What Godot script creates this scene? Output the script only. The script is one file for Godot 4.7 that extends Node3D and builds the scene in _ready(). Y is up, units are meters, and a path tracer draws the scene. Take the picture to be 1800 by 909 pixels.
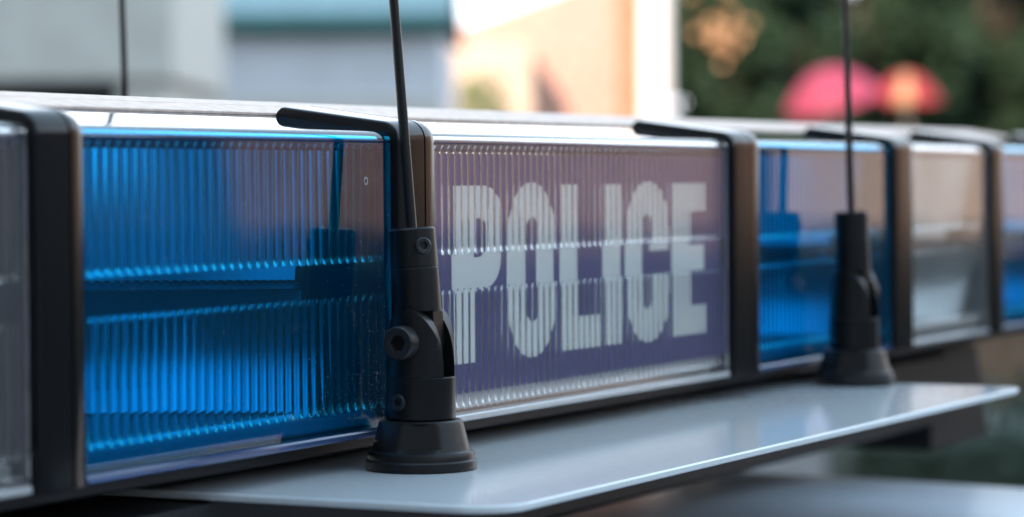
extends Node3D

# ---------------------------------------------------------------- mesh helpers
class MB:
	var t := PackedVector3Array()          # triangles, counter-clockwise seen from outside
	var uv := PackedVector2Array()
	func tri(a: Vector3, b: Vector3, c: Vector3) -> void:
		t.append(a); t.append(b); t.append(c)
	func quad(a: Vector3, b: Vector3, c: Vector3, d: Vector3) -> void:
		tri(a, b, c); tri(a, c, d)
	func add(o: MB, x: Transform3D = Transform3D()) -> void:
		for p in o.t:
			t.append(x * p)
	func grid(rows: Array, closed := false) -> void:
		# rows of points; outside is to the left of row direction x column direction
		for i in rows.size() - 1:
			var a: PackedVector3Array = rows[i]
			var b: PackedVector3Array = rows[i + 1]
			var n := a.size()
			for j in (n if closed else n - 1):
				var k := (j + 1) % n
				quad(a[j], b[j], b[k], a[k])
	func build(angle := 38.0) -> ArrayMesh:
		var n := t.size() / 3
		var fn := PackedVector3Array()
		fn.resize(n)
		var at := {}
		var keys := []
		keys.resize(t.size())
		for f in n:
			var nn := (t[f * 3 + 1] - t[f * 3]).cross(t[f * 3 + 2] - t[f * 3])
			fn[f] = nn
			for k in 3:
				var p := t[f * 3 + k] * 200000.0
				var key := Vector3i(roundi(p.x), roundi(p.y), roundi(p.z))
				keys[f * 3 + k] = key
				if at.has(key):
					at[key].append(f)
				else:
					at[key] = [f]
		var lim := cos(deg_to_rad(angle))
		var vs := PackedVector3Array()
		var ns := PackedVector3Array()
		var us := PackedVector2Array()
		vs.resize(n * 3); ns.resize(n * 3)
		if uv.size() == t.size():
			us.resize(n * 3)
		for f in n:
			var own := fn[f].normalized()
			for k in 3:
				var s := Vector3.ZERO
				for g in at[keys[f * 3 + k]]:
					if fn[g].normalized().dot(own) > lim:
						s += fn[g]
				var o: int = f * 3 + [0, 2, 1][k]      # godot wants clockwise
				vs[o] = t[f * 3 + k]
				ns[o] = s.normalized() if s.length_squared() > 0.0 else own
				if us.size():
					us[o] = uv[f * 3 + k]
		var arr := []
		arr.resize(Mesh.ARRAY_MAX)
		arr[Mesh.ARRAY_VERTEX] = vs
		arr[Mesh.ARRAY_NORMAL] = ns
		if us.size():
			arr[Mesh.ARRAY_TEX_UV] = us
		var m := ArrayMesh.new()
		m.add_surface_from_arrays(Mesh.PRIMITIVE_TRIANGLES, arr)
		return m

func box(lo: Vector3, hi: Vector3, c := 0.0) -> MB:
	# box with chamfered edges
	var m := MB.new()
	var e := (hi - lo) / 2.0
	var o := (hi + lo) / 2.0
	if c <= 0.0:
		c = 0.0
	var ax := [Vector3.RIGHT, Vector3.UP, Vector3.BACK]
	for i in 3:
		for s in [-1.0, 1.0]:
			var n: Vector3 = ax[i] * s
			var u: Vector3 = ax[(i + 1) % 3]
			var v: Vector3 = ax[(i + 2) % 3] * s
			var a := e[(i + 1) % 3] - c
			var b := e[(i + 2) % 3] - c
			var q := o + n * e[i]
			m.quad(q - u * a - v * b, q + u * a - v * b, q + u * a + v * b, q - u * a + v * b)
	if c > 0.0:
		for i in 3:
			var j := (i + 1) % 3
			var k := (i + 2) % 3
			for s in [-1.0, 1.0]:
				for r in [-1.0, 1.0]:
					var w: Vector3 = ax[k] * (e[k] - c)
					var p1: Vector3 = o + ax[i] * s * e[i] + ax[j] * r * (e[j] - c)
					var p2: Vector3 = o + ax[i] * s * (e[i] - c) + ax[j] * r * e[j]
					if s * r > 0:
						m.quad(p1 - w, p2 - w, p2 + w, p1 + w)
					else:
						m.quad(p2 - w, p1 - w, p1 + w, p2 + w)
		for sx in [-1.0, 1.0]:
			for sy in [-1.0, 1.0]:
				for sz in [-1.0, 1.0]:
					var S := Vector3(sx, sy, sz)
					var A := o + Vector3(e.x, e.y - c, e.z - c) * S
					var B := o + Vector3(e.x - c, e.y, e.z - c) * S
					var C := o + Vector3(e.x - c, e.y - c, e.z) * S
					if sx * sy * sz > 0:
						m.tri(A, B, C)
					else:
						m.tri(A, C, B)
	return m

func prism_x(poly: PackedVector2Array, x0: float, x1: float) -> MB:
	# polygon in (z, y), extruded along x
	var m := MB.new()
	var p := poly
	if Geometry2D.is_polygon_clockwise(p):
		p = poly.duplicate(); p.reverse()
	# with z to the right and y up, counter-clockwise: outward normal to -x side faces viewer
	var idx := Geometry2D.triangulate_polygon(p)
	for i in range(0, idx.size(), 3):
		var a := p[idx[i]]
		var b := p[idx[i + 1]]
		var c := p[idx[i + 2]]
		if (b - a).cross(c - a) < 0.0:
			var s := b; b = c; c = s
		m.tri(Vector3(x0, a.y, a.x), Vector3(x0, b.y, b.x), Vector3(x0, c.y, c.x))
		m.tri(Vector3(x1, a.y, a.x), Vector3(x1, c.y, c.x), Vector3(x1, b.y, b.x))
	for i in p.size():
		var a := p[i]
		var b := p[(i + 1) % p.size()]
		m.quad(Vector3(x0, a.y, a.x), Vector3(x1, a.y, a.x), Vector3(x1, b.y, b.x), Vector3(x0, b.y, b.x))
	return m

func prism_z(poly: PackedVector2Array, z0: float, z1: float) -> MB:
	# polygon in (x, y), extruded along z (z1 > z0)
	var m := MB.new()
	var p := poly
	if Geometry2D.is_polygon_clockwise(p):
		p = poly.duplicate(); p.reverse()
	# Geometry2D counts y down; fix winding by area
	var area := 0.0
	for i in p.size():
		area += p[i].cross(p[(i + 1) % p.size()])
	if area < 0.0:
		p = p.duplicate(); p.reverse()
	var idx := Geometry2D.triangulate_polygon(p)
	for i in range(0, idx.size(), 3):
		var a := p[idx[i]]
		var b := p[idx[i + 1]]
		var c := p[idx[i + 2]]
		if (b - a).cross(c - a) < 0.0:
			var s := b; b = c; c = s
		m.tri(Vector3(a.x, a.y, z1), Vector3(b.x, b.y, z1), Vector3(c.x, c.y, z1))
		m.tri(Vector3(a.x, a.y, z0), Vector3(c.x, c.y, z0), Vector3(b.x, b.y, z0))
	for i in p.size():
		var a := p[i]
		var b := p[(i + 1) % p.size()]
		m.quad(Vector3(a.x, a.y, z0), Vector3(b.x, b.y, z0), Vector3(b.x, b.y, z1), Vector3(a.x, a.y, z1))
	return m

func lathe(prof: Array, seg := 40, from := 0.0, to := TAU) -> MB:
	# profile of (r, y) from bottom to top, outside facing away from the axis
	var m := MB.new()
	var rows := []
	for q in prof:
		var row := PackedVector3Array()
		for j in seg:
			var a := from + (to - from) * j / seg
			row.append(Vector3(cos(a) * q.x, q.y, -sin(a) * q.x))
		rows.append(row)
	for i in rows.size() - 1:
		var a: PackedVector3Array = rows[i]
		var b: PackedVector3Array = rows[i + 1]
		for j in seg:
			var k := (j + 1) % seg
			if prof[i].x < 1e-7:
				m.tri(a[j], b[k], b[j])
			elif prof[i + 1].x < 1e-7:
				m.tri(a[j], a[k], b[j])
			else:
				m.quad(a[j], a[k], b[k], b[j])
	return m

func tube(path: Array, radii: Array, seg := 14) -> MB:
	var m := MB.new()
	var rows := []
	for i in path.size():
		var d: Vector3 = (path[mini(i + 1, path.size() - 1)] - path[maxi(i - 1, 0)]).normalized()
		var u := d.cross(Vector3.RIGHT if absf(d.x) < 0.9 else Vector3.UP).normalized()
		var v := d.cross(u)
		var row := PackedVector3Array()
		for j in seg:
			var a := TAU * j / seg
			row.append(path[i] + (u * cos(a) + v * sin(a)) * radii[i])
		rows.append(row)
	for i in rows.size() - 1:
		for j in seg:
			var k := (j + 1) % seg
			m.quad(rows[i][j], rows[i][k], rows[i + 1][k], rows[i + 1][j])
	for j in seg:
		var k := (j + 1) % seg
		m.tri(path[0], rows[0][k], rows[0][j])
		m.tri(path[-1], rows[-1][j], rows[-1][k])
	return m

func part(called: String, m: MB, material: Material, parent: Node, angle := 38.0) -> MeshInstance3D:
	var o := MeshInstance3D.new()
	o.name = called
	o.mesh = m.build(angle)
	o.material_override = material
	parent.add_child(o, true)
	return o

func again(called: String, mesh: Mesh, material: Material, parent: Node, x: Transform3D) -> MeshInstance3D:
	var o := MeshInstance3D.new()
	o.name = called
	o.mesh = mesh
	o.material_override = material
	o.transform = x
	parent.add_child(o, true)
	return o

func thing(called: String, label: String, category: String, at := Vector3.ZERO, turn := 0.0, group := "") -> Node3D:
	var o := Node3D.new()
	o.name = called
	add_child(o, true)
	o.position = at
	o.rotation.y = turn
	o.set_meta("label", label)
	o.set_meta("category", category)
	if group:
		o.set_meta("group", group)
	return o

func structure(called: String, m: MB, material: Material) -> MeshInstance3D:
	var o := part(called, m, material, self)
	o.set_meta("kind", "structure")
	return o

# ---------------------------------------------------------------- materials
var noise_cache := {}
func noise_tex(freq: float, lo: float, hi: float, sd := 1, octaves := 4, size := 512) -> NoiseTexture2D:
	var n := FastNoiseLite.new()
	n.noise_type = FastNoiseLite.TYPE_SIMPLEX_SMOOTH
	n.frequency = freq
	n.seed = sd
	n.fractal_octaves = octaves
	var t := NoiseTexture2D.new()
	t.width = size; t.height = size
	t.seamless = true
	t.noise = n
	var g := Gradient.new()
	g.set_color(0, Color(lo, lo, lo)); g.set_color(1, Color(hi, hi, hi))
	t.color_ramp = g
	return t

func lin(r: float, g: float, b: float, a := 1.0) -> Color:
	var c := Color(r, g, b).linear_to_srgb()
	c.a = a
	return c

func mat(c: Color, rough := 0.5, metal := 0.0) -> StandardMaterial3D:
	var m := StandardMaterial3D.new()
	m.albedo_color = c
	m.roughness = rough
	m.metallic = metal
	return m

func grained(c: Color, rough: float, scale: float, lo := 0.75, hi := 1.15, sd := 3) -> StandardMaterial3D:
	# colour with an uneven, fine-and-coarse grain, laid on by position
	var m := mat(c, rough)
	m.albedo_texture = noise_tex(0.02, lo, minf(hi, 1.0), sd, 5)
	m.uv1_triplanar = true
	m.uv1_scale = Vector3.ONE * scale
	return m

func acrylic(c: Color, rough := 0.0, haze := 0.0) -> StandardMaterial3D:
	# solid tinted acrylic; haze is the share of light that its weathered plastic scatters
	var m := mat(Color(c.r, c.g, c.b, haze), rough)
	m.refraction_enabled = true
	m.refraction_scale = 0.05
	m.transparency = BaseMaterial3D.TRANSPARENCY_ALPHA
	return m

# ---------------------------------------------------------------- light bar pieces
const TOPY := 0.1266
const RAD := 0.0045
var outer := PackedVector2Array()      # (z, y) of the bar's outer outline from the front bottom over the top to the back bottom

func make_outline() -> void:
	outer = PackedVector2Array()
	var half := PackedVector2Array()
	for i in 9:
		var a := deg_to_rad(81.0) * i / 8.0
		half.append(Vector2(-RAD + RAD * cos(a), TOPY + RAD * sin(a)))
	half.append(Vector2(-0.0595, 0.1388))
	half.append(Vector2(-0.0610, 0.1390))
	half.append(Vector2(-0.1390, 0.1454))
	for p in half:
		outer.append(p)
	for i in range(half.size() - 1, -1, -1):
		outer.append(Vector2(-0.28 - half[i].x, half[i].y))
	outer.append(Vector2(-0.28, 0.0))

func offset_outline(line: PackedVector2Array, by: float) -> PackedVector2Array:
	# outline moved inward (by > 0)
	var out := PackedVector2Array()
	for i in line.size():
		var d1 := (line[i] - line[maxi(i - 1, 0)]).normalized()
		var d2 := (line[mini(i + 1, line.size() - 1)] - line[i]).normalized()
		var d := (d1 + d2).normalized()
		# walking front -> top -> back with z decreasing: outside is on the right of the (z, y) direction
		var n := Vector2(-d.y, d.x)
		if i == 0:
			n = Vector2(-1, 0)
		if i == line.size() - 1:
			n = Vector2(1, 0)
		var k := 1.0 / maxf(0.5, n.dot(Vector2(-d2.y, d2.x)) if i > 0 and i < line.size() - 1 else 1.0)
		out.append(line[i] + n * by * k)
	return out

func cover(x0: float, x1: float) -> MB:
	var inner := offset_outline(outer, 0.003)
	var poly := outer.duplicate()
	for i in range(inner.size() - 1, -1, -1):
		poly.append(inner[i])
	return prism_x(poly, x0, x1)

func fluted(x0: float, x1: float, y0: float, y1: float, rows: Array, pitch: float, thick: float, depth: float, margin: float) -> MB:
	# a flat-faced pane with two rows of round-ended flutes moulded into its back
	var m := MB.new()
	var n := int(floor((x1 - x0 - 2.0 * margin) / pitch))
	var start := (x0 + x1) / 2.0 - n * pitch / 2.0
	var w := pitch * 0.48
	var us := [-1.0, -0.94, -0.82, -0.64, -0.42, -0.2, 0.0, 0.2, 0.42, 0.64, 0.82, 0.94, 1.0]
	var xs := PackedFloat32Array([x0])
	var uu := PackedFloat32Array([2.0])
	for i in n:
		for u in us:
			xs.append(start + (i + 0.5) * pitch + u * w)
			uu.append(u)
	xs.append(x1); uu.append(2.0)
	var ys := PackedFloat32Array([y0])
	var vv := PackedFloat32Array([2.0])
	for r in rows:
		for v in [-1.0, -0.92, -0.75, -0.5, -0.25, 0.0]:
			ys.append(r[0] + w * (1.0 + v)); vv.append(v)
		for v in [0.0, 0.25, 0.5, 0.75, 0.92, 1.0]:
			ys.append(r[1] - w * (1.0 - v)); vv.append(v)
	ys.append(y1); vv.append(2.0)
	var base := sqrt(1.0 - 0.86)
	var g := []
	for j in ys.size():
		var row := PackedVector3Array()
		for i in xs.size():
			var s := uu[i] * uu[i] + vv[j] * vv[j]
			var d := 0.0
			if s < 1.0:
				d = depth * (sqrt(1.0 - 0.86 * s) - base) / (1.0 - base)
			row.append(Vector3(xs[i], ys[j], -thick - d))
		g.append(row)
	for j in g.size() - 1:
		for i in xs.size() - 1:
			m.quad(g[j][i], g[j + 1][i], g[j + 1][i + 1], g[j][i + 1])
	m.quad(Vector3(x0, y0, 0), Vector3(x1, y0, 0), Vector3(x1, y1, 0), Vector3(x0, y1, 0))
	var a := Vector3(x0, y0, -thick); var b := Vector3(x1, y0, -thick)
	var c := Vector3(x1, y1, -thick); var d2 := Vector3(x0, y1, -thick)
	m.quad(a, b, Vector3(x1, y0, 0), Vector3(x0, y0, 0))
	m.quad(Vector3(x0, y1, 0), Vector3(x1, y1, 0), c, d2)
	m.quad(a, Vector3(x0, y0, 0), Vector3(x0, y1, 0), d2)
	m.quad(Vector3(x1, y0, 0), b, c, Vector3(x1, y1, 0))
	return m

func divider(l: float, r: float) -> MB:
	# clamp strip swept up the front and over the top of the bar, with a seam along it
	var p := 0.005
	var seam := l + (r - l) * 0.60
	var cs := [[l, -0.001], [l, p - 0.0016], [l + 0.0005, p - 0.0010], [l + 0.0018, p - 0.0007], [l + 0.008, p - 0.0004], [l + 0.015, p - 0.0002], [seam - 0.0006, p - 0.0001], [seam - 0.0004, p - 0.0012], [seam + 0.0004, p - 0.0012], [seam + 0.0006, p],
		[r - 0.0105, p - 0.0001], [r - 0.0070, p - 0.0006], [r - 0.0040, p - 0.0015], [r - 0.0018, p - 0.0027], [r - 0.0004, p - 0.0042], [r, -0.001]]
	var path := [Vector2(0, -0.0035)]
	var nor := [Vector2(1, 0)]
	for i in 9:
		var a := deg_to_rad(81.0) * i / 8.0
		path.append(outer[i]); nor.append(Vector2(cos(a), sin(a)))
	var top := Vector2(cos(deg_to_rad(81.0)), sin(deg_to_rad(81.0)))
	var scale := [1.0]
	for i in 9:
		scale.append(1.0 + 0.1 * i / 8.0)
	var e0 := outer[8]
	var e1 := Vector2(-0.0595, 0.1388)
	for k in [0.5, 0.94, 0.965, 0.985, 0.996, 1.0]:
		path.append(e0.lerp(e1, k)); nor.append(top)
		scale.append(1.1 * (1.0 if k < 0.95 else sqrt(maxf(0.0, 1.0 - pow((k - 0.94) / 0.06, 2.0)))))
	var m := MB.new()
	var rows := []
	for i in path.size():
		var row := PackedVector3Array()
		for q in cs:
			var h: float = q[1] * scale[i] if q[1] > 0.0 else q[1]
			var z: Vector2 = path[i] + nor[i] * h
			row.append(Vector3(q[0], z.y, z.x))
		rows.append(row)
	for i in rows.size() - 1:
		for j in cs.size() - 1:
			m.quad(rows[i][j], rows[i][j + 1], rows[i + 1][j + 1], rows[i + 1][j])
	for j in range(1, cs.size() - 1):
		m.tri(rows[0][0], rows[0][j + 1], rows[0][j])
	return m

func bulkhead(l: float, r: float) -> MB:
	var poly := offset_outline(outer, 0.0004)
	poly[0] = Vector2(-0.0004, TOPY)
	poly[poly.size() - 1] = Vector2(-0.2796, -0.001)
	poly.append(Vector2(-0.0004, -0.001))
	return prism_x(poly, l, r)

func arc_poly(cx: float, cy: float, rx: float, ry: float, a0: float, a1: float, n: int) -> PackedVector2Array:
	var p := PackedVector2Array()
	for i in n + 1:
		var a := deg_to_rad(a0 + (a1 - a0) * i / n)
		p.append(Vector2(cx + cos(a) * rx, cy + sin(a) * ry))
	return p

func rect(x0: float, y0: float, x1: float, y1: float) -> PackedVector2Array:
	return PackedVector2Array([Vector2(x0, y0), Vector2(x1, y0), Vector2(x1, y1), Vector2(x0, y1)])

func stadium(x0: float, y0: float, x1: float, y1: float, ry: float, n := 10) -> PackedVector2Array:
	var p := arc_poly((x0 + x1) / 2.0, y1 - ry, (x1 - x0) / 2.0, ry, 0, 180, n)
	p.append_array(arc_poly((x0 + x1) / 2.0, y0 + ry, (x1 - x0) / 2.0, ry, 180, 360, n))
	return p

func solid_letter(pieces: Array, z0: float, z1: float) -> MB:
	# pieces are polygons in millimetres
	var m := MB.new()
	for q in pieces:
		var p := PackedVector2Array()
		for v in q:
			p.append(v * 0.001)
		m.add(prism_z(p, z0, z1))
	return m

func cut(p: PackedVector2Array, hole: PackedVector2Array) -> Array:
	# polygon with a hole as two halves
	var mid := 0.0
	for v in hole:
		mid += v.x
	mid /= hole.size()
	var out := []
	for s in [rect(-900, -900, mid, 900), rect(mid, -900, 1900, 900)]:
		for q in Geometry2D.intersect_polygons(p, s):
			for r in Geometry2D.clip_polygons(q, hole):
				out.append(r)
	return out

# ---------------------------------------------------------------- antenna
func make_antenna(called: String, label: String, at: Vector3, turn: float, tilt: float, M: Dictionary) -> Node3D:
	var t := thing(called, label, "antenna", at, turn, "whip antennas on the patrol car")
	# rubber foot: cone with a lip and a flat facet
	var b := MB.new()
	var seg := 72
	var prof := [[0.0236, 0.0], [0.0244, 0.0006], [0.0244, 0.0040], [0.0240, 0.0046], [0.0236, 0.0048], [0.0236, 0.0068], [0.0230, 0.0080], [0.0216, 0.0088], [0.0212, 0.0100], [0.0186, 0.0200], [0.0181, 0.0212], [0.0172, 0.0218], [0.0, 0.0218]]
	var rows := []
	for q in prof:
		var row := PackedVector3Array()
		for j in seg:
			var a := TAU * j / seg
			var r: float = q[0]
			var x := cos(a) * r
			var z := sin(a) * r
			if q[1] > 0.0095 and q[1] < 0.0211:
				for f in [deg_to_rad(153.0), deg_to_rad(153.0 + 180.0)]:
					var k := cos(a - f) * r
					var lim: float = 0.0186 - (q[1] - 0.0100) * 0.15
					if k > lim:
						var d: float = k - lim
						x -= cos(f) * d; z -= sin(f) * d
			row.append(Vector3(x, q[1], z))
		rows.append(row)
	for i in rows.size() - 1:
		for j in seg:
			var k := (j + 1) % seg
			if prof[i + 1][0] < 1e-6:
				b.tri(rows[i][k], rows[i][j], rows[i + 1][j])
			else:
				b.quad(rows[i][k], rows[i][j], rows[i + 1][j], rows[i + 1][k])
	for j in seg:
		b.tri(Vector3.ZERO, rows[0][j], rows[0][(j + 1) % seg])
	part("rubber_foot", b, M.rubber, t, 30.0)
	# lower fork: drum with two cheeks either side of a slot across x
	var drum := lathe([Vector2(0, 0.0219), Vector2(0.0146, 0.0219), Vector2(0.0152, 0.0225), Vector2(0.0152, 0.0403), Vector2(0.0149, 0.0406), Vector2(0, 0.0406)], 56)
	var fork := part("hinge_fork", drum, M.body, t, 30.0)
	var cheeks := MB.new()
	for s in [-1.0, 1.0]:
		# a cheek: slice of the drum, narrowing to a round top
		var xa: float = 0.0050
		var n := 18
		var levels := [0.0407, 0.046, 0.052, 0.057, 0.061, 0.0645, 0.0672, 0.0690, 0.0700, 0.0704]
		var rws := []
		for y in levels:
			var k: float = (y - 0.0407) / 0.0297
			var hw := 0.0142 * sqrt(maxf(0.0, 1.0 - pow(k, 2.6)))
			var ro := 0.0151 - 0.0012 * k
			var row := PackedVector3Array()
			for j in n + 1:
				var z := -hw + 2.0 * hw * j / n
				row.append(Vector3(s * maxf(xa + 0.0001, sqrt(maxf(0.0, ro * ro - z * z))), y, z))
			for j in n + 1:
				row.append(Vector3(s * xa, y, hw - 2.0 * hw * j / n))
			rws.append(row)
		var cm := MB.new()
		for i in rws.size() - 1:
			var A: PackedVector3Array = rws[i]
			var B: PackedVector3Array = rws[i + 1]
			for j in A.size():
				var k := (j + 1) % A.size()
				if s > 0:
					cm.quad(A[k], A[j], B[j], B[k])
				else:
					cm.quad(A[j], A[k], B[k], B[j])
		cheeks.add(cm)
	part("fork_cheeks", cheeks, M.body, fork, 35.0)
	# upper sleeve, tilted at the hinge, with a tongue down into the fork
	var up := Transform3D(Basis(Vector3.RIGHT, tilt), Vector3(0, 0.0560, 0))
	var sl := lathe([Vector2(0, 0.0125), Vector2(0.0098, 0.0125), Vector2(0.0104, 0.0131), Vector2(0.0104, 0.0316), Vector2(0.01015, 0.0319), Vector2(0.01015, 0.0323), Vector2(0.0104, 0.0326), Vector2(0.0102, 0.0486), Vector2(0.0096, 0.0494), Vector2(0, 0.0494)], 48)
	var s2 := MB.new()
	s2.add(sl, up)
	var sleeve := part("upper_sleeve", s2, M.body, t, 30.0)
	var tg := MB.new()
	var tp := arc_poly(0.0, 0.0, 0.0098, 0.0098, 180, 360, 16)
	tp.append(Vector2(0.0098, 0.0124)); tp.append(Vector2(-0.0098, 0.0124))
	tg.add(prism_x(tp, -0.0044, 0.0044), up)
	part("tongue", tg, M.body, sleeve, 30.0)
	# socket-head screws
	var head := func(r: float, h: float) -> MB:
		var pr := [Vector2(0, 0), Vector2(r, 0), Vector2(r, h - r * 0.12), Vector2(r * 0.9, h), Vector2(r * 0.56, h)]
		var m := lathe(pr, 36)
		var hr := r * 0.52
		var pts := []
		for j in 36:
			var a := TAU * j / 36.0
			var f := fposmod(a, TAU / 6.0) - TAU / 12.0
			pts.append(Vector2(cos(a), -sin(a)) * hr * cos(TAU / 12.0) / cos(f))
		for j in 36:
			var k := (j + 1) % 36
			var a1 := TAU * j / 36.0
			var a2 := TAU * k / 36.0
			m.quad(Vector3(cos(a1) * r * 0.56, h, -sin(a1) * r * 0.56), Vector3(cos(a2) * r * 0.56, h, -sin(a2) * r * 0.56), Vector3(pts[k].x, h - r * 0.04, pts[k].y), Vector3(pts[j].x, h - r * 0.04, pts[j].y))
			m.quad(Vector3(pts[j].x, h - r * 0.04, pts[j].y), Vector3(pts[k].x, h - r * 0.04, pts[k].y), Vector3(pts[k].x, h * 0.25, pts[k].y), Vector3(pts[j].x, h * 0.25, pts[j].y))
			m.tri(Vector3(pts[j].x, h * 0.25, pts[j].y), Vector3(pts[k].x, h * 0.25, pts[k].y), Vector3(0, h * 0.25, 0))
		return m
	var aim := func(dir: Vector3, pos: Vector3) -> Transform3D:
		var y := dir.normalized()
		var x := y.cross(Vector3.UP).normalized()
		return Transform3D(Basis(x, y, x.cross(y)), pos)
	var big := MB.new()
	big.add(head.call(0.0074, 0.0062), aim.call(Vector3(-1, 0, 0), Vector3(-0.0145, 0.0560, 0)))
	part("pivot_bolt", big, M.screw, t, 30.0)
	var sm: MB = head.call(0.0037, 0.0026)
	var d1 := Vector3(-0.59, 0, 0.805)
	var u1 := MB.new()
	u1.add(sm, up * aim.call(d1, d1 * 0.0087 + Vector3(0, 0.0412, 0)))
	part("set_screw", u1, M.screw, t, 30.0)
	var d2 := Vector3(-0.978, 0, -0.19)
	var u2 := MB.new()
	u2.add(sm, aim.call(d2, d2 * 0.0135 + Vector3(0, 0.0300, 0)))
	part("set_screw", u2, M.screw, t, 30.0)
	# whip
	var path := []
	var rad := []
	for i in 15:
		var k := i / 14.0
		path.append(up * Vector3(0.0, 0.0470 + k * 0.62, -0.004 * k * k))
		rad.append(lerpf(0.00235, 0.0011, k))
	part("whip", tube(path, rad, 16), M.whip, t)
	return t

# ---------------------------------------------------------------- background helpers
const YAW := -1.101
const EYE := Vector3(-0.8721, 0.109, 0.6212)
func spot(u: float, d: float, y: float) -> Vector3:
	# a point d metres down the street and u metres to the right of the sight line
	return Vector3(EYE.x, 0, EYE.z) + Vector3(0.8915, 0, -0.4530) * d + Vector3(0.4530, 0, 0.8915) * u + Vector3(0, y, 0)

func make_tree(called: String, label: String, at: Vector3, h: float, crown_r: Vector3, crown_y: float, n: int, leafy: StandardMaterial3D, bark: Material, sd: int, size := 0.11) -> Node3D:
	var rng := RandomNumberGenerator.new()
	rng.seed = sd
	var t := thing(called, label, "shrub" if called == "shrub" else "tree", at, 0.0, "" if called == "shrub" else "trees behind the parasols")
	var tr := tube([Vector3.ZERO, Vector3(0.03, h * 0.25, 0.02), Vector3(-0.04, h * 0.5, 0.0), Vector3(0.02, h * 0.8, 0.03)], [0.2, 0.16, 0.12, 0.05], 12)
	for i in 7:
		var a := TAU * i / 7.0 + rng.randf()
		var s := Vector3(0, h * rng.randf_range(0.35, 0.65), 0)
		tr.add(tube([s, s + Vector3(cos(a) * crown_r.x * 0.35, crown_r.y * 0.25, sin(a) * crown_r.z * 0.35), s + Vector3(cos(a) * crown_r.x * 0.7, crown_r.y * 0.6, sin(a) * crown_r.z * 0.7)], [0.06, 0.04, 0.012], 7))
	part("trunk", tr, bark, t)
	var clumps := []
	for i in 46:
		var v := Vector3(rng.randfn(), rng.randfn(), rng.randfn()).normalized() * pow(rng.randf(), 0.4)
		clumps.append([Vector3(0, crown_y, 0) + v * crown_r, rng.randf_range(0.25, 0.5) * crown_r.x * 0.6])
	var m := MB.new()
	for i in n:
		var c: Array = clumps[rng.randi() % clumps.size()]
		var v := Vector3(rng.randfn(), rng.randfn(), rng.randfn()).normalized() * pow(rng.randf(), 0.5)
		var p: Vector3 = c[0] + v * c[1]
		var d := Vector3(rng.randfn(), rng.randfn() - 0.4, rng.randfn()).normalized()
		var e := d.cross(Vector3(rng.randfn(), rng.randfn(), rng.randfn())).normalized()
		var s := size * rng.randf_range(0.6, 1.3)
		m.quad(p, p + d * s * 0.5 + e * s * 0.3, p + d * s, p + d * s * 0.5 - e * s * 0.3)
	var cr := part("crown", m, leafy, t, 1.0)
	cr.set_meta("kind", "stuff")
	return t

func make_hedge(label: String, at: Vector3, turn: float, w: float, h: float, m: Material, sd: int) -> void:
	var rng := RandomNumberGenerator.new()
	rng.seed = sd
	var t := thing("hedge", label, "hedge", at, turn)
	part("core", box(Vector3(-w / 2 + 0.08, 0, -0.42), Vector3(w / 2 - 0.08, h - 0.08, 0.42), 0.05), m, t)
	var lv := MB.new()
	for i in int(w * h * 900.0):
		var p := Vector3(rng.randf_range(-w / 2, w / 2), rng.randf_range(0.0, h), rng.randf_range(-0.5, 0.5))
		if rng.randf() < 0.4:
			p.y = h + rng.randf_range(-0.1, 0.03)
		else:
			p.z = 0.45 + rng.randf_range(-0.06, 0.05)
		var d := Vector3(rng.randfn(), rng.randfn(), rng.randfn()).normalized()
		var e := d.cross(Vector3(rng.randfn(), rng.randfn(), rng.randfn())).normalized()
		var s := rng.randf_range(0.03, 0.07)
		lv.quad(p, p + d * s * 0.5 + e * s * 0.3, p + d * s, p + d * s * 0.5 - e * s * 0.3)
	part("leaves", lv, m, t, 1.0).set_meta("kind", "stuff")

func windows_on(t: Node3D, xs: Array, ys: Array, w: float, h: float, z: float, frame: Material, glass: Material) -> void:
	var fr := MB.new()
	fr.add(box(Vector3(-w / 2, 0, 0), Vector3(-w / 2 + 0.07, h, 0.06), 0.005))
	fr.add(box(Vector3(w / 2 - 0.07, 0, 0), Vector3(w / 2, h, 0.06), 0.005))
	fr.add(box(Vector3(-w / 2 + 0.072, 0, 0), Vector3(w / 2 - 0.072, 0.07, 0.06), 0.005))
	fr.add(box(Vector3(-w / 2 + 0.072, h - 0.07, 0), Vector3(w / 2 - 0.072, h, 0.06), 0.005))
	fr.add(box(Vector3(-0.025, 0.072, 0), Vector3(0.025, h - 0.072, 0.05), 0.005))
	var fm := fr.build()
	var pm := box(Vector3(-w / 2 + 0.05, 0.05, 0.005), Vector3(w / 2 - 0.05, h - 0.05, 0.02)).build()
	var smh := box(Vector3(-w / 2 - 0.08, -0.08, 0), Vector3(w / 2 + 0.08, -0.004, 0.12), 0.01).build()
	for x in xs:
		for y in ys:
			var f := again("window", fm, frame, t, Transform3D(Basis(), Vector3(x, y, z)))
			again("pane", pm, glass, f, Transform3D())
			again("sill", smh, frame, f, Transform3D())

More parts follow.
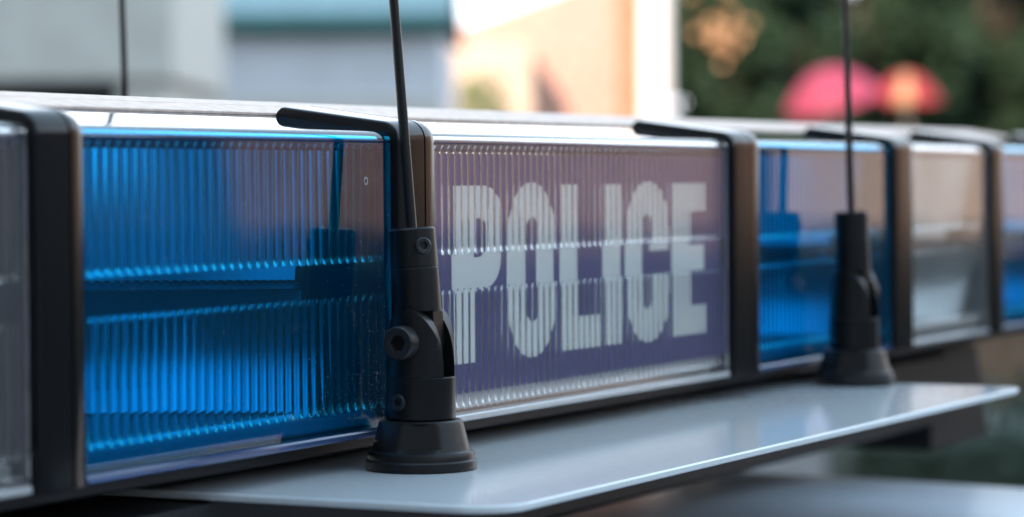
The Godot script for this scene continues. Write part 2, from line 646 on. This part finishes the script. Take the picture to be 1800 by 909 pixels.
# ================================================================ scene
func _ready() -> void:
	# camera
	var cam := Camera3D.new()
	cam.name = "camera"
	var at := CameraAttributesPhysical.new()
	at.frustum_focal_length = 132.0
	at.frustum_focus_distance = 1.27
	at.frustum_near = 0.05
	at.frustum_far = 400.0
	at.exposure_aperture = 9.6
	cam.attributes = at
	add_child(cam)
	cam.position = EYE
	cam.rotation = Vector3(-0.0276, YAW, -0.007)
	cam.fov = 10.388
	cam.near = 0.05
	cam.far = 400.0
	cam.current = true
	# sky and exposure
	var env := Environment.new()
	env.background_mode = Environment.BG_SKY
	var sm := ProceduralSkyMaterial.new()
	sm.sky_top_color = Color(0.66, 0.78, 0.88)
	sm.sky_horizon_color = Color(0.97, 0.98, 1.0)
	sm.sky_curve = 0.25
	sm.ground_bottom_color = Color(0.25, 0.24, 0.23)
	sm.ground_horizon_color = Color(0.5, 0.48, 0.46)
	sm.sun_angle_max = 1.0
	var sky := Sky.new()
	sky.sky_material = sm
	env.sky = sky
	env.background_energy_multiplier = 1.0
	env.tonemap_mode = Environment.TONE_MAPPER_LINEAR
	env.tonemap_exposure = 3.4
	env.sdfgi_enabled = true
	env.ssao_enabled = true
	env.ssil_enabled = true
	var we := WorldEnvironment.new()
	we.name = "world_environment"
	we.environment = env
	add_child(we)
	# low evening sun from behind the camera; the tall building behind keeps it off the car
	var sun := DirectionalLight3D.new()
	sun.name = "sun"
	sun.light_color = Color(1.0, 0.87, 0.79)
	sun.light_energy = 1.05
	sun.light_angular_distance = 0.5
	sun.shadow_enabled = true
	add_child(sun)
	sun.look_at_from_position(Vector3.ZERO, Vector3(0.87, -0.50, -0.06), Vector3.UP)

	make_outline()
	var M := {}
	M.rubber = grained(lin(0.011, 0.010, 0.010), 0.36, 20.0, 0.7, 1.0, 5)
	M.body = grained(lin(0.007, 0.007, 0.0075), 0.34, 30.0, 0.7, 1.0, 6)
	M.screw = mat(lin(0.018, 0.018, 0.019), 0.28)
	M.whip = grained(lin(0.012, 0.011, 0.010), 0.33, 40.0, 0.6, 1.0, 7)
	M.frame = mat(lin(0.008, 0.008, 0.009), 0.16)
	M.black = mat(lin(0.010, 0.010, 0.011), 0.5)
	for k in ["rubber", "body", "screw", "whip", "frame", "black"]:
		M[k].metallic_specular = 0.33
	M.blue = acrylic(lin(0.012, 0.51, 0.84), 0.0, 0.015)
	M.clear = acrylic(lin(0.97, 0.965, 0.95), 0.0, 0.02)
	M.frosted = acrylic(lin(0.95, 0.94, 0.92), 0.0, 0.03)
	M.silver = mat(lin(0.92, 0.93, 0.94), 0.34, 0.9)
	M.blue_lip = acrylic(lin(0.14, 0.24, 0.50), 0.1, 0.2)
	M.clear_lip = acrylic(lin(0.85, 0.84, 0.84), 0.1, 0.35)
	M.rail = mat(lin(0.030, 0.032, 0.085), 0.5)
	M.dirty = grained(lin(0.74, 0.54, 0.44), 0.5, 9.0, 0.8, 1.0, 81)
	M.dirty.metallic_specular = 0.25
	M.satin = mat(lin(0.50, 0.50, 0.50), 0.4, 0.8)
	M.white_plastic = mat(lin(0.78, 0.79, 0.80), 0.45)
	M.grey = mat(lin(0.035, 0.035, 0.07), 0.5)
	M.tray = mat(lin(0.30, 0.30, 0.32), 0.5)
	M.sign = mat(lin(0.062, 0.048, 0.23), 0.45)
	M.letter = mat(lin(0.88, 0.90, 0.91), 0.5)
	M.plate = grained(lin(0.57, 0.59, 0.60), 0.10, 16.0, 0.965, 1.0, 91)
	M.paint = mat(lin(0.46, 0.50, 0.55), 0.45, 0.1)
	M.paint.clearcoat_enabled = true
	M.paint.clearcoat = 0.6
	M.paint.clearcoat_roughness = 0.2
	M.paint.metallic_specular = 0.3

	build_ground()
	build_buildings()
	build_car(M)
	build_bar(M)
	build_plate(M)
	make_antenna("whip_antenna", "black whip antenna in front of the blue lens and lettered window", Vector3(0.2159, -0.0170, 0.0236), 0.0, -0.079, M)
	make_antenna("whip_antenna", "black whip antenna at the far end of the white plate", Vector3(0.7640, -0.0170, 0.0236), 3.0, 0.03, M)
	make_antenna("whip_antenna", "thin black whip antenna standing behind the light bar", Vector3(0.5410, -0.0888, -0.3500), 0.4, -0.02, M)
	build_vegetation()

func build_bar(M: Dictionary) -> void:
	var bar := thing("light_bar", "police light bar with blue and clear ribbed lens units and a lettered window", "light bar")
	var mounts := box(Vector3(-0.26, -0.0110, -0.268), Vector3(1.35, -0.0042, -0.014), 0.001)
	part("base_tray", mounts, M.black, bar)
	# clamp strips and the bulkheads behind them
	var div := [[-0.0349, -0.0020], [0.2326, 0.2710], [0.622, 0.665], [0.897, 0.939], [1.108, 1.140], [-0.29, -0.26], [1.35, 1.38]]
	for d in div:
		var o := part("clamp_strip", divider(d[0], d[1]), M.frame, bar, 34.0)
		part("bulkhead", bulkhead(d[0] + 0.0004, d[1] - 0.0004), M.grey, o)
	var unit := func(called: String, x0: float, x1: float, m: Material, rows: Array) -> MeshInstance3D:
		var lip: Material = M.blue_lip if m == M.blue else M.clear_lip
		var c := part(called, cover(x0 + 0.0002, x1 - 0.0002), m, bar, 24.0)
		part("ribbed_front_lens", fluted(x0 + 0.0002, x1 - 0.0002, 0.0002, TOPY - 0.0008, rows, 0.0066, 0.0030, 0.0010, 0.003), m, c, 50.0)
		part("top_rail", box(Vector3(x0 + 0.001, 0.1222, -0.0125), Vector3(x1 - 0.001, 0.1281, -0.0036), 0.0012), M.rail, c)
		part("lower_lip", box(Vector3(x0 + 0.0002, -0.0036, -0.0100), Vector3(x1 - 0.0002, -0.0003, 0.0014), 0.0008), lip, c)
		return c
	var rb := [[0.0085, 0.0590], [0.0732, 0.1252]]
	var rp := [[0.0030, 0.0585], [0.0745, 0.1254]]
	var inside := func(c: Node, x0: float, x1: float, front: float) -> void:
		# mirror panels, lamp motor and tray seen through the lens
		part("inner_tray", box(Vector3(x0 + 0.001, 0.0006, -0.27), Vector3(x1 - 0.001, 0.0070, -0.009), 0.001), M.tray, c)
		var up := MB.new()
		var lo := MB.new()
		var n := 12
		var f := func(k: float, y: float, fwd: float) -> Vector3:
			# along the reflector from beside the bulkhead inward; fwd moves it towards the lens side
			return Vector3(x1 - 0.008 - 0.050 * k - fwd * 0.9, y, front - (0.154 + front) * k - 0.010 * sin(PI * k) + fwd * 0.45 * clampf(k * 4.0, 0.0 if front > -0.03 else 1.0, 1.0))
		for i in n:
			var k0 := float(i) / n
			var k1 := float(i + 1) / n
			up.quad(f.call(k1, 0.066, 0.034), f.call(k0, 0.066, 0.034), f.call(k0, 0.127, 0.0), f.call(k1, 0.127, 0.0))
			up.quad(f.call(k0, 0.066, 0.032), f.call(k1, 0.066, 0.032), f.call(k1, 0.127, -0.002), f.call(k0, 0.127, -0.002))
			lo.quad(f.call(k1, 0.0080, 0.040), f.call(k0, 0.0080, 0.040), f.call(k0, 0.060, 0.0), f.call(k1, 0.060, 0.0))
			lo.quad(f.call(k0, 0.0080, 0.038), f.call(k1, 0.0080, 0.038), f.call(k1, 0.060, -0.002), f.call(k0, 0.060, -0.002))
		var sh := MB.new()
		for i in n:
			var k0 := float(i) / n
			var k1 := float(i + 1) / n
			sh.quad(f.call(k1, 0.0635, 0.036), f.call(k0, 0.0635, 0.036), f.call(k0, 0.0635, -0.002), f.call(k1, 0.0635, -0.002))
			sh.quad(f.call(k0, 0.0620, 0.036), f.call(k1, 0.0620, 0.036), f.call(k1, 0.0620, -0.002), f.call(k0, 0.0620, -0.002))
			sh.quad(f.call(k1, 0.0620, 0.036), f.call(k0, 0.0620, 0.036), f.call(k0, 0.0635, 0.036), f.call(k1, 0.0635, 0.036))
		part("lamp_shelf", sh, M.tray, c, 30.0)
		part("upper_reflector", up, M.satin, c, 60.0)
		part("lower_reflector", lo, M.silver, c, 60.0)
	var b1: Node = unit.call("blue_lens_cover", -0.0020, 0.2326, M.blue, rb)
	inside.call(b1, -0.0020, 0.2326, -0.044)
	var b2: Node = unit.call("blue_lens_cover", 0.665, 0.897, M.blue, rb)
	inside.call(b2, 0.665, 0.897, -0.044)
	var b3: Node = unit.call("blue_lens_cover", 1.140, 1.35, M.blue, rb)
	inside.call(b3, 1.140, 1.35, -0.044)
	for w in [[-0.26, -0.0349], [0.939, 1.108]]:
		var c: Node = unit.call("clear_lens_cover", w[0], w[1], M.frosted, rb)
		inside.call(c, w[0], w[1], -0.022)
	# weathered rail along the crown of the bar
	var crown := PackedVector2Array()
	for q in [[-0.0615, 0.1392], [-0.0615, 0.1402], [-0.0640, 0.1409], [-0.0825, 0.1441], [-0.0835, 0.1436], [-0.0850, 0.1446], [-0.1020, 0.1474], [-0.1040, 0.1474], [-0.1050, 0.1466], [-0.1050, 0.1431]]:
		crown.append(Vector2(q[0], q[1]))
	part("crown_rail", prism_x(crown, -0.29, 1.38), M.dirty, bar, 20.0)
	# lettered window
	var pc: Node = unit.call("clear_lens_cover", 0.2710, 0.622, M.clear, rp)
	var zf := -0.0052
	var sp := part("sign_panel", box(Vector3(0.2735, 0.0090, zf - 0.003), Vector3(0.6190, 0.1215, zf)), M.sign, pc)
	part("inner_tray", box(Vector3(0.2725, 0.0006, -0.27), Vector3(0.6210, 0.0085, -0.012), 0.001), M.white_plastic, pc)
	var ox := 4.5
	var t := 106.5
	var b := 23.0
	var P := PackedVector2Array([Vector2(290.7, b), Vector2(312.9, b), Vector2(312.9, 57.0)])
	P.append_array(arc_poly(322.0, 72.0, 19.0, 15.0, 270, 360, 8))
	P.append_array(arc_poly(322.0, 91.0, 19.0, t - 91.0, 0, 90, 8))
	P.append(Vector2(290.7, t))
	var hp := PackedVector2Array([Vector2(312.9, 72.5), Vector2(317.0, 72.5)])
	hp.append_array(arc_poly(318.0, 76.5, 5.5, 4.0, 270, 360, 5))
	hp.append_array(arc_poly(318.0, 87.0, 5.5, 4.0, 0, 90, 5))
	hp.append(Vector2(312.9, 91.0))
	var L := PackedVector2Array([Vector2(405.3, b), Vector2(452.5, b), Vector2(452.5, 39.5), Vector2(425.7, 39.5), Vector2(425.7, t), Vector2(405.3, t)])
	var E := PackedVector2Array([Vector2(544.8, b), Vector2(592.0, b), Vector2(592.0, 39.0), Vector2(568.0, 39.0), Vector2(568.0, 58.0), Vector2(589.5, 58.0), Vector2(589.5, 72.5), Vector2(568.0, 72.5), Vector2(568.0, 91.0), Vector2(591.0, 91.0), Vector2(591.0, t), Vector2(544.8, t)])
	var co := stadium(483.7, b - 1.5, 539.9, t + 1.5, 27.0)
	var hole_c := stadium(505.5, 39.0, 515.5, 91.0, 5.0, 6)
	var cc := []
	for q in cut(co, hole_c):
		for r in Geometry2D.clip_polygons(q, rect(510.5, 57.0, 600.0, 70.5)):
			cc.append(r)
	var text := [cut(P, hp), cut(stadium(347.1, b - 1.5, 398.2, t + 1.5, 25.0), stadium(367.0, 39.0, 379.0, 91.0, 6.0, 6)), [L], [rect(456.0, b, 478.0, t)], cc, [E]]
	for g in text:
		var m := MB.new()
		m.add(solid_letter(g, zf + 0.00012, zf + 0.0004), Transform3D(Basis(), Vector3(ox * 0.001, 0, 0)))
		part("letter", m, M.letter, pc, 20.0)
	# black beam added under the bar to block bright roof reflections
	part("added_beam", box(Vector3(0.36, -0.074, -0.24), Vector3(1.17, -0.0215, -0.05), 0.003), M.black, bar)
	# dust and grit caught on the lens beside the antenna, and a small ring-shaped scratch
	var rng := RandomNumberGenerator.new()
	rng.seed = 9
	var grit := MB.new()
	for i in 420:
		var x := 0.2320 - absf(rng.randfn()) * 0.030
		var y := 0.004 + absf(rng.randfn()) * 0.028
		if i % 3 == 0:
			x = rng.randf_range(0.0, 0.231); y = rng.randf_range(0.003, 0.124)
		if x < 0.0 or y > 0.125:
			continue
		var r := rng.randf_range(0.00010, 0.00026)
		var a := rng.randf() * TAU
		var c0 := Vector3(x, y, 0.00002)
		var q := []
		for k in 5:
			q.append(c0 + Vector3(cos(a + k * TAU / 5), sin(a + k * TAU / 5), 0) * r * rng.randf_range(0.7, 1.3))
		for k in 5:
			grit.tri(q[k], q[(k + 1) % 5], c0 + Vector3(0, 0, r * 0.6))
	for k in 24:
		var a := TAU * k / 24.0
		var b0 := TAU * (k + 1) / 24.0
		var f := func(g: float, w: float, h: float) -> Vector3: return Vector3(0.2106 + cos(g) * w, 0.1090 + sin(g) * w * 1.1, h)
		grit.quad(f.call(a, 0.0017, 0.00002), f.call(b0, 0.0017, 0.00002), f.call(b0, 0.0014, 0.00012), f.call(a, 0.0014, 0.00012))
		grit.quad(f.call(a, 0.0014, 0.00012), f.call(b0, 0.0014, 0.00012), f.call(b0, 0.0011, 0.00002), f.call(a, 0.0011, 0.00002))
	part("grit", grit, mat(lin(0.30, 0.32, 0.36), 0.8), b1).set_meta("kind", "stuff")
	# feet
	for q in [[-0.06, 0.40, -0.01], [1.16, 1.30, -0.06]]:
		var f := PackedVector2Array([Vector2(q[0], -0.0950), Vector2(q[1], -0.0950), Vector2(q[1] - 0.03, -0.0215), Vector2(q[0], -0.0215)])
		part("mounting_foot", prism_z(f, -0.235, q[2]), M.black, bar)

func build_plate(M: Dictionary) -> void:
	var p := PackedVector2Array()
	var x0 := 0.0977
	var x1 := 0.7824
	var z1 := 0.1244
	var r := 0.022
	p.append_array(arc_poly(x0 + r, z1 - r, r, r, 180, 90, 12))
	p.append_array(arc_poly(x1 - r * 0.6, z1 - r * 0.6, r * 0.6, r * 0.6, 90, 0, 12))
	p.append(Vector2(x1, -0.24)); p.append(Vector2(x0, -0.24))
	# plate as a bevelled sheet: polygon in (x, z), thickness in y
	var ring := func(inset: float, y: float) -> PackedVector3Array:
		var o := PackedVector3Array()
		var q: PackedVector2Array = Geometry2D.offset_polygon(p, -inset)[0] if inset > 0.0 else p
		for v in q:
			o.append(Vector3(v.x, y, v.y))
		return o
	var m := MB.new()
	var c := Vector2((x0 + x1) / 2, (z1 - 0.24) / 2)
	var rings := []
	var levels := [[0.0007, -0.0202], [0.0, -0.0195], [0.0, -0.0177], [0.0007, -0.0170]]
	for l in levels:
		var o := PackedVector3Array()
		for i in p.size():
			var a := p[(i - 1 + p.size()) % p.size()]
			var b := p[(i + 1) % p.size()]
			var n := (b - a).normalized()
			var nn := Vector2(n.y, -n.x)
			if nn.dot(p[i] - c) < 0: nn = -nn
			var v: Vector2 = p[i] - nn * l[0]
			o.append(Vector3(v.x, l[1], v.y))
		rings.append(o)
	var ccw := 0.0
	for i in p.size():
		ccw += p[i].cross(p[(i + 1) % p.size()])
	for i in rings.size() - 1:
		for j in p.size():
			var k := (j + 1) % p.size()
			if ccw > 0:
				m.quad(rings[i][k], rings[i][j], rings[i + 1][j], rings[i + 1][k])
			else:
				m.quad(rings[i][j], rings[i][k], rings[i + 1][k], rings[i + 1][j])
	var idx := Geometry2D.triangulate_polygon(p)
	for i in range(0, idx.size(), 3):
		for s in [0, 3]:
			var A: Vector3 = rings[s][idx[i]]
			var B: Vector3 = rings[s][idx[i + 1]]
			var C: Vector3 = rings[s][idx[i + 2]]
			var up := (B - A).cross(C - A).y > 0
			if up == (s == 3):
				m.tri(A, B, C)
			else:
				m.tri(A, C, B)
	var t := thing("antenna_plate", "white painted metal plate under the light bar carrying two antennas", "plate")
	part("sheet", m, M.plate, t, 25.0)

func build_car(M: Dictionary) -> void:
	var car := thing("patrol_car", "silver blue glossy car roof below the light bar", "car", Vector3(0.6, -1.55, -0.52))
	# local: y 0 is the ground, x across, z along
	var roof := MB.new()
	var rows := []
	for i in 25:
		var x := -0.68 + 1.36 * i / 24.0
		var row := PackedVector3Array()
		for j in 21:
			var z := -0.95 + 1.9 * j / 20.0
			var e := absf(x) / 0.68
			var y := 1.462 - 0.030 * e * e - 0.06 * pow(e, 8.0) - 0.012 * pow(absf(z) / 0.95, 2.0) - 0.05 * pow(absf(z) / 0.95, 8.0)
			row.append(Vector3(x, y, z))
		rows.append(row)
	var low := []
	for r in rows:
		var q := PackedVector3Array()
		for v in r:
			q.append(v - Vector3(0, 0.03, 0))
		low.append(q)
	for i in rows.size() - 1:
		for j in rows[i].size() - 1:
			roof.quad(rows[i][j], rows[i][j + 1], rows[i + 1][j + 1], rows[i + 1][j])
			roof.quad(low[i + 1][j], low[i + 1][j + 1], low[i][j + 1], low[i][j])
	for i in rows.size() - 1:
		roof.quad(low[i + 1][0], low[i][0], rows[i][0], rows[i + 1][0])
		roof.quad(low[i][20], low[i + 1][20], rows[i + 1][20], rows[i][20])
	for j in 20:
		roof.quad(low[0][j], low[0][j + 1], rows[0][j + 1], rows[0][j])
		roof.quad(low[24][j + 1], low[24][j], rows[24][j], rows[24][j + 1])
	part("roof", roof, M.paint, car, 45.0)
	var dark := mat(lin(0.02, 0.022, 0.025), 0.08)
	var cab := MB.new()
	var prof := PackedVector2Array([Vector2(-1.55, 0.95), Vector2(1.55, 0.95), Vector2(0.93, 1.335), Vector2(-0.93, 1.335)])
	cab.add(prism_x(prof, -0.70, 0.70))
	part("windows", cab, dark, car)
	var body := PackedVector2Array([Vector2(-2.2, 0.30), Vector2(2.2, 0.30), Vector2(2.25, 0.60), Vector2(2.05, 0.82), Vector2(1.5, 0.947), Vector2(-1.5, 0.947), Vector2(-2.1, 0.90), Vector2(-2.25, 0.55)])
	part("body", prism_x(body, -0.84, 0.84), M.paint, car)
	var wh := lathe([Vector2(0, -0.1), Vector2(0.28, -0.1), Vector2(0.31, -0.08), Vector2(0.31, 0.08), Vector2(0.28, 0.1), Vector2(0, 0.1)], 28)
	var wm := wh.build()
	for x in [-0.80, 0.80]:
		for z in [-1.35, 1.35]:
			again("wheel", wm, M.black, car, Transform3D(Basis(Vector3.BACK, PI / 2), Vector3(x * 1.17, 0.31, z)))

func build_ground() -> void:
	var asphalt := grained(lin(0.075, 0.070, 0.066), 0.85, 0.5, 0.6, 1.0, 11)
	var g := MB.new()
	g.quad(Vector3(-150, -1.55, 150), Vector3(150, -1.55, 150), Vector3(150, -1.55, -150), Vector3(-150, -1.55, -150))
	structure("street", g, asphalt)

func build_buildings() -> void:
	var pale := grained(lin(0.60, 0.57, 0.51), 0.8, 0.6, 0.92, 1.0, 21)
	var greywall := grained(lin(0.60, 0.61, 0.64), 0.8, 0.5, 0.93, 1.0, 22)
	var brick := grained(lin(0.34, 0.22, 0.13), 0.85, 0.7, 0.7, 1.0, 23)
	var cream := grained(lin(0.56, 0.45, 0.34), 0.8, 0.7, 0.85, 1.0, 24)
	var dark := mat(lin(0.02, 0.02, 0.018), 0.6)
	var glass := mat(lin(0.03, 0.035, 0.04), 0.06)
	var white := mat(lin(0.78, 0.76, 0.72), 0.6)
	var teal := grained(lin(0.075, 0.18, 0.19), 0.5, 0.5, 0.85, 1.0, 25)
	var gutter := mat(lin(0.018, 0.11, 0.09), 0.4)
	var tile := grained(lin(0.30, 0.16, 0.10), 0.8, 0.7, 0.7, 1.0, 26)
	# kiosk with a deep fascia
	var k := thing("kiosk", "pale grey kiosk with a deep plain fascia and dark panel for the shade below", "kiosk", spot(-1.75, 9.0, -1.55), YAW)
	part("fascia", box(Vector3(-1.6, 1.98, -1.6), Vector3(0.69, 2.50, 0.0), 0.01), pale, k)
	part("wall", box(Vector3(0.505, 0, -1.5), Vector3(0.66, 1.978, -0.02), 0.01), pale, k)
	part("shade_front", box(Vector3(-1.55, 0, -1.5), Vector3(0.50, 1.976, -0.06), 0.01), dark, k)  # solid dark box stands in for the shadow under the fascia
	# shed with teal roof
	var s := thing("shed", "long grey blue shed with teal sheet roof and green gutter", "building", spot(-0.8, 12.0, -1.55), YAW)
	part("wall", box(Vector3(-2.2, 0, -2.4), Vector3(0.52, 2.28, 0.0), 0.01), greywall, s)
	part("plinth", box(Vector3(-2.2, 0, 0.002), Vector3(0.52, 2.02, 0.03), 0.01), grained(lin(0.56, 0.52, 0.48), 0.8, 0.6, 0.92, 1.0, 27), s)
	var rf := PackedVector2Array([Vector2(0.05, 2.33), Vector2(0.05, 2.36), Vector2(-1.2, 2.72), Vector2(-2.5, 2.36), Vector2(-2.5, 2.33), Vector2(-1.2, 2.68)])
	var roof := part("roof", prism_x(rf, -2.25, 0.56), teal, s)
	part("gutter", box(Vector3(-2.25, 2.285, 0.004), Vector3(0.56, 2.328, 0.08), 0.01), gutter, roof)
	# brick house in the sun
	var h := thing("brick_house", "sunlit orange brick house with white sky above its sloping roof", "house", spot(0.45, 26.0, -1.55), YAW)
	var gable := PackedVector2Array([Vector2(-1.0, 0), Vector2(1.0, 0), Vector2(1.0, 3.55), Vector2(0.7, 3.62), Vector2(-1.0, 3.02)])
	part("wall", prism_z(gable, -6.0, 0.0), grained(lin(0.60, 0.36, 0.28), 0.85, 0.8, 0.75, 1.0, 33), h)
	part("chimney_breast", box(Vector3(0.55, 0, 0.004), Vector3(0.98, 3.50, 0.12), 0.01), grained(lin(0.50, 0.22, 0.11), 0.85, 0.8, 0.7, 1.0, 34), h)
	part("porch", box(Vector3(-1.35, 0, -3.0), Vector3(-0.25, 2.85, 0.8), 0.02), cream, h)
	windows_on(h, [0.15], [1.1], 0.5, 1.0, 0.0, white, glass)
	# white column
	var c := thing("white_column", "bright white column between the brick house and the dark tree", "column", spot(0.95, 18.5, -1.55), YAW)
	part("base", box(Vector3(-0.2, 0, -0.2), Vector3(0.2, 0.3, 0.2), 0.02), white, c)
	part("shaft", lathe([Vector2(0, 0.302), Vector2(0.100, 0.302), Vector2(0.095, 2.6), Vector2(0.088, 4.6), Vector2(0, 4.6)], 28), white, c)
	part("capital", box(Vector3(-0.17, 4.602, -0.17), Vector3(0.17, 4.8, 0.17), 0.02), white, c)
	# buildings outside the frame that the lenses mirror and that shade the car
	var b := thing("brick_house", "orange brick gable across the street, mirrored in the lenses", "house", Vector3(15.25, -1.55, 7.85), -2.04)
	part("wall", box(Vector3(-1.6, 0, -6), Vector3(1.75, 6.5, 0), 0.02), brick, b)
	var b2 := thing("cream_building", "cream rendered building across the street, mirrored in the lenses", "building", Vector3(17.1, -1.55, 5.2), -2.04)
	part("wall", box(Vector3(-1.6, 0, -6), Vector3(1.2, 5.5, 0), 0.02), cream, b2)
	var b3 := thing("shaded_terrace", "low dark terrace on the shaded side of the street, mirrored in the frames", "building", Vector3(4.0, -1.55, 9.45), PI)
	part("wall", box(Vector3(-11.6, 0, -5), Vector3(12.0, 3.5, 0), 0.02), grained(lin(0.16, 0.14, 0.13), 0.85, 0.4, 0.7, 1.0, 29), b3)
	var tall := thing("tall_block", "tall pale grey block that keeps the sun off the car", "building", Vector3(-11.0, -1.55, 0.0), PI / 2)
	part("wall", box(Vector3(-16, 0, -8), Vector3(16, 15.5, 0), 0.02), grained(lin(0.50, 0.48, 0.45), 0.85, 0.3, 0.8, 1.0, 28), tall)

func build_vegetation() -> void:
	var shaded_leaf := mat(lin(0.007, 0.030, 0.009), 0.8)  # green darkened so the colour carries the shade on the trees
	shaded_leaf.cull_mode = BaseMaterial3D.CULL_DISABLED
	shaded_leaf.backlight_enabled = true
	shaded_leaf.backlight = lin(0.02, 0.04, 0.01)
	var light_leaf := mat(lin(0.10, 0.15, 0.04), 0.6)
	light_leaf.cull_mode = BaseMaterial3D.CULL_DISABLED
	var bark := grained(lin(0.07, 0.05, 0.035), 0.9, 2.0, 0.6, 1.0, 31)
	var first := make_tree("tree", "dark green tree beside the white column", spot(2.9, 34.0, -1.55), 4.6, Vector3(1.0, 2.0, 1.2), 2.9, 14000, shaded_leaf, bark, 41, 0.19)
	# tan leaf colour stands in for sunlit spots in the crown
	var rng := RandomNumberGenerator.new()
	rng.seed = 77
	var lit := MB.new()
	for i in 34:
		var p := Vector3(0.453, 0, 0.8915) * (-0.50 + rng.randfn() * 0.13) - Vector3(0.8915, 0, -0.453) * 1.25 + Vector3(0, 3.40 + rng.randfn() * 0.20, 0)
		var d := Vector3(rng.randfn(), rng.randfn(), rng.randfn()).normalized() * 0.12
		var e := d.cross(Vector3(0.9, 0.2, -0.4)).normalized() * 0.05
		lit.quad(p, p + d * 0.5 + e, p + d, p + d * 0.5 - e)
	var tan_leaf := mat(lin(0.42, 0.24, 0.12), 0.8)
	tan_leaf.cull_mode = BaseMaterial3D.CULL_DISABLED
	part("sun_spot_leaves", lit, tan_leaf, first, 1.0).set_meta("kind", "stuff")
	make_tree("tree", "dark green tree behind the pink parasol", spot(4.3, 35.0, -1.55), 5.2, Vector3(1.3, 2.3, 1.2), 3.2, 18000, shaded_leaf, bark, 42, 0.19)
	make_tree("tree", "darkest tree at the right edge of the picture", spot(6.0, 36.0, -1.55), 5.4, Vector3(1.4, 2.4, 1.2), 3.3, 18000, shaded_leaf, bark, 43, 0.19)
	for i in 4:
		make_tree("evergreen_tree", ["tall dense evergreen behind the white column", "tall dense evergreen behind the pink parasol", "tall dense evergreen behind the red parasol", "tall dense evergreen at the right edge of the picture"][i], spot(3.6 + i * 1.9, 42.0 + i * 0.7, -1.55), 6.5, Vector3(1.7, 3.0, 1.2), 3.6, 15000, shaded_leaf, bark, 71 + i, 0.26)
	var dk := mat(lin(0.016, 0.030, 0.014), 0.7)
	dk.cull_mode = BaseMaterial3D.CULL_DISABLED
	make_hedge("dark hedge added across the street, unseen but mirrored in the lenses", Vector3(9.4, -1.55, 6.2), -PI / 2 - 0.42, 11.0, 1.42, dk, 51)  # added out of view to keep the lower lens reflections dark
	make_hedge("dark low hedge beyond the far edge of the car roof", spot(2.2, 8.5, -1.55), YAW, 2.6, 1.02, dk, 52)
	var tw := thing("timber_wall", "brown timber wall seen under the far end of the light bar", "wall", spot(3.4, 15.0, -1.55), YAW)
	var wood := grained(lin(0.26, 0.15, 0.08), 0.7, 1.0, 0.6, 1.0, 61)
	var pl := box(Vector3(-0.095, 0, -0.02), Vector3(0.095, 1.45, 0.02), 0.006).build()
	for i in 15:
		again("plank", pl, wood, tw, Transform3D(Basis(), Vector3(-1.4 + 0.2 * i, 0, 0)))
	make_tree("shrub", "small light green shrub in front of the brick house", spot(-0.25, 23.0, -1.55), 2.0, Vector3(0.35, 0.6, 0.35), 1.98, 1100, light_leaf, bark, 44, 0.08)
	# parasols
	var pole := mat(lin(0.35, 0.33, 0.30), 0.5)
	var par := func(label: String, at: Vector3, r: float, rise: float, tilt: Vector2, m1: Material, m2: Material) -> void:
		var t := thing("parasol", label, "parasol", at, 0.0, "open parasols in front of the trees")
		var x := Transform3D(Basis(Vector3(0.45, 0, 0.89).normalized(), tilt.x) * Basis(Vector3(0.89, 0, -0.45).normalized(), tilt.y), Vector3(0, 2.48, 0))
		for seg in 12:
			var m := MB.new()
			var n := 6
			for i in n:
				for j in 4:
					var f := func(a: float, b: float) -> Vector3:
						var ang := TAU * (seg + b) / 12.0
						var sag := 1.0 - 0.05 * sin(PI * b) * a
						return x * Vector3(cos(ang) * r * a * sag, rise * (1.0 - a * a), sin(ang) * r * a * sag)
					m.quad(f.call(float(i) / n, j / 4.0), f.call(float(i) / n, (j + 1) / 4.0), f.call((i + 1.0) / n, (j + 1) / 4.0), f.call((i + 1.0) / n, j / 4.0))
			part("panel", m, m2 if seg == 5 and m2 else m1, t, 60.0)
		part("pole", tube([Vector3(0, 0.06, 0), Vector3(0, 1.6, 0), x * Vector3(0, rise, 0)], [0.022, 0.022, 0.018], 10), pole, t)
		part("stand", lathe([Vector2(0, 0), Vector2(0.25, 0), Vector2(0.25, 0.05), Vector2(0.04, 0.08), Vector2(0, 0.08)], 20), pole, t)
	var pink := mat(lin(0.24, 0.022, 0.055), 0.7)
	pink.cull_mode = BaseMaterial3D.CULL_DISABLED
	var red := mat(lin(0.24, 0.006, 0.010), 0.7)
	red.cull_mode = BaseMaterial3D.CULL_DISABLED
	var tan := mat(lin(0.34, 0.20, 0.09), 0.7)
	tan.cull_mode = BaseMaterial3D.CULL_DISABLED
	par.call("pink parasol in front of the dark trees", spot(3.40, 30.0, -1.55), 0.52, 0.34, Vector2(0.25, -0.25), pink, null)
	par.call("red parasol with a tan patch beside the pink one", spot(4.25, 30.5, -1.55), 0.38, 0.30, Vector2(0.1, 0.0), red, tan)
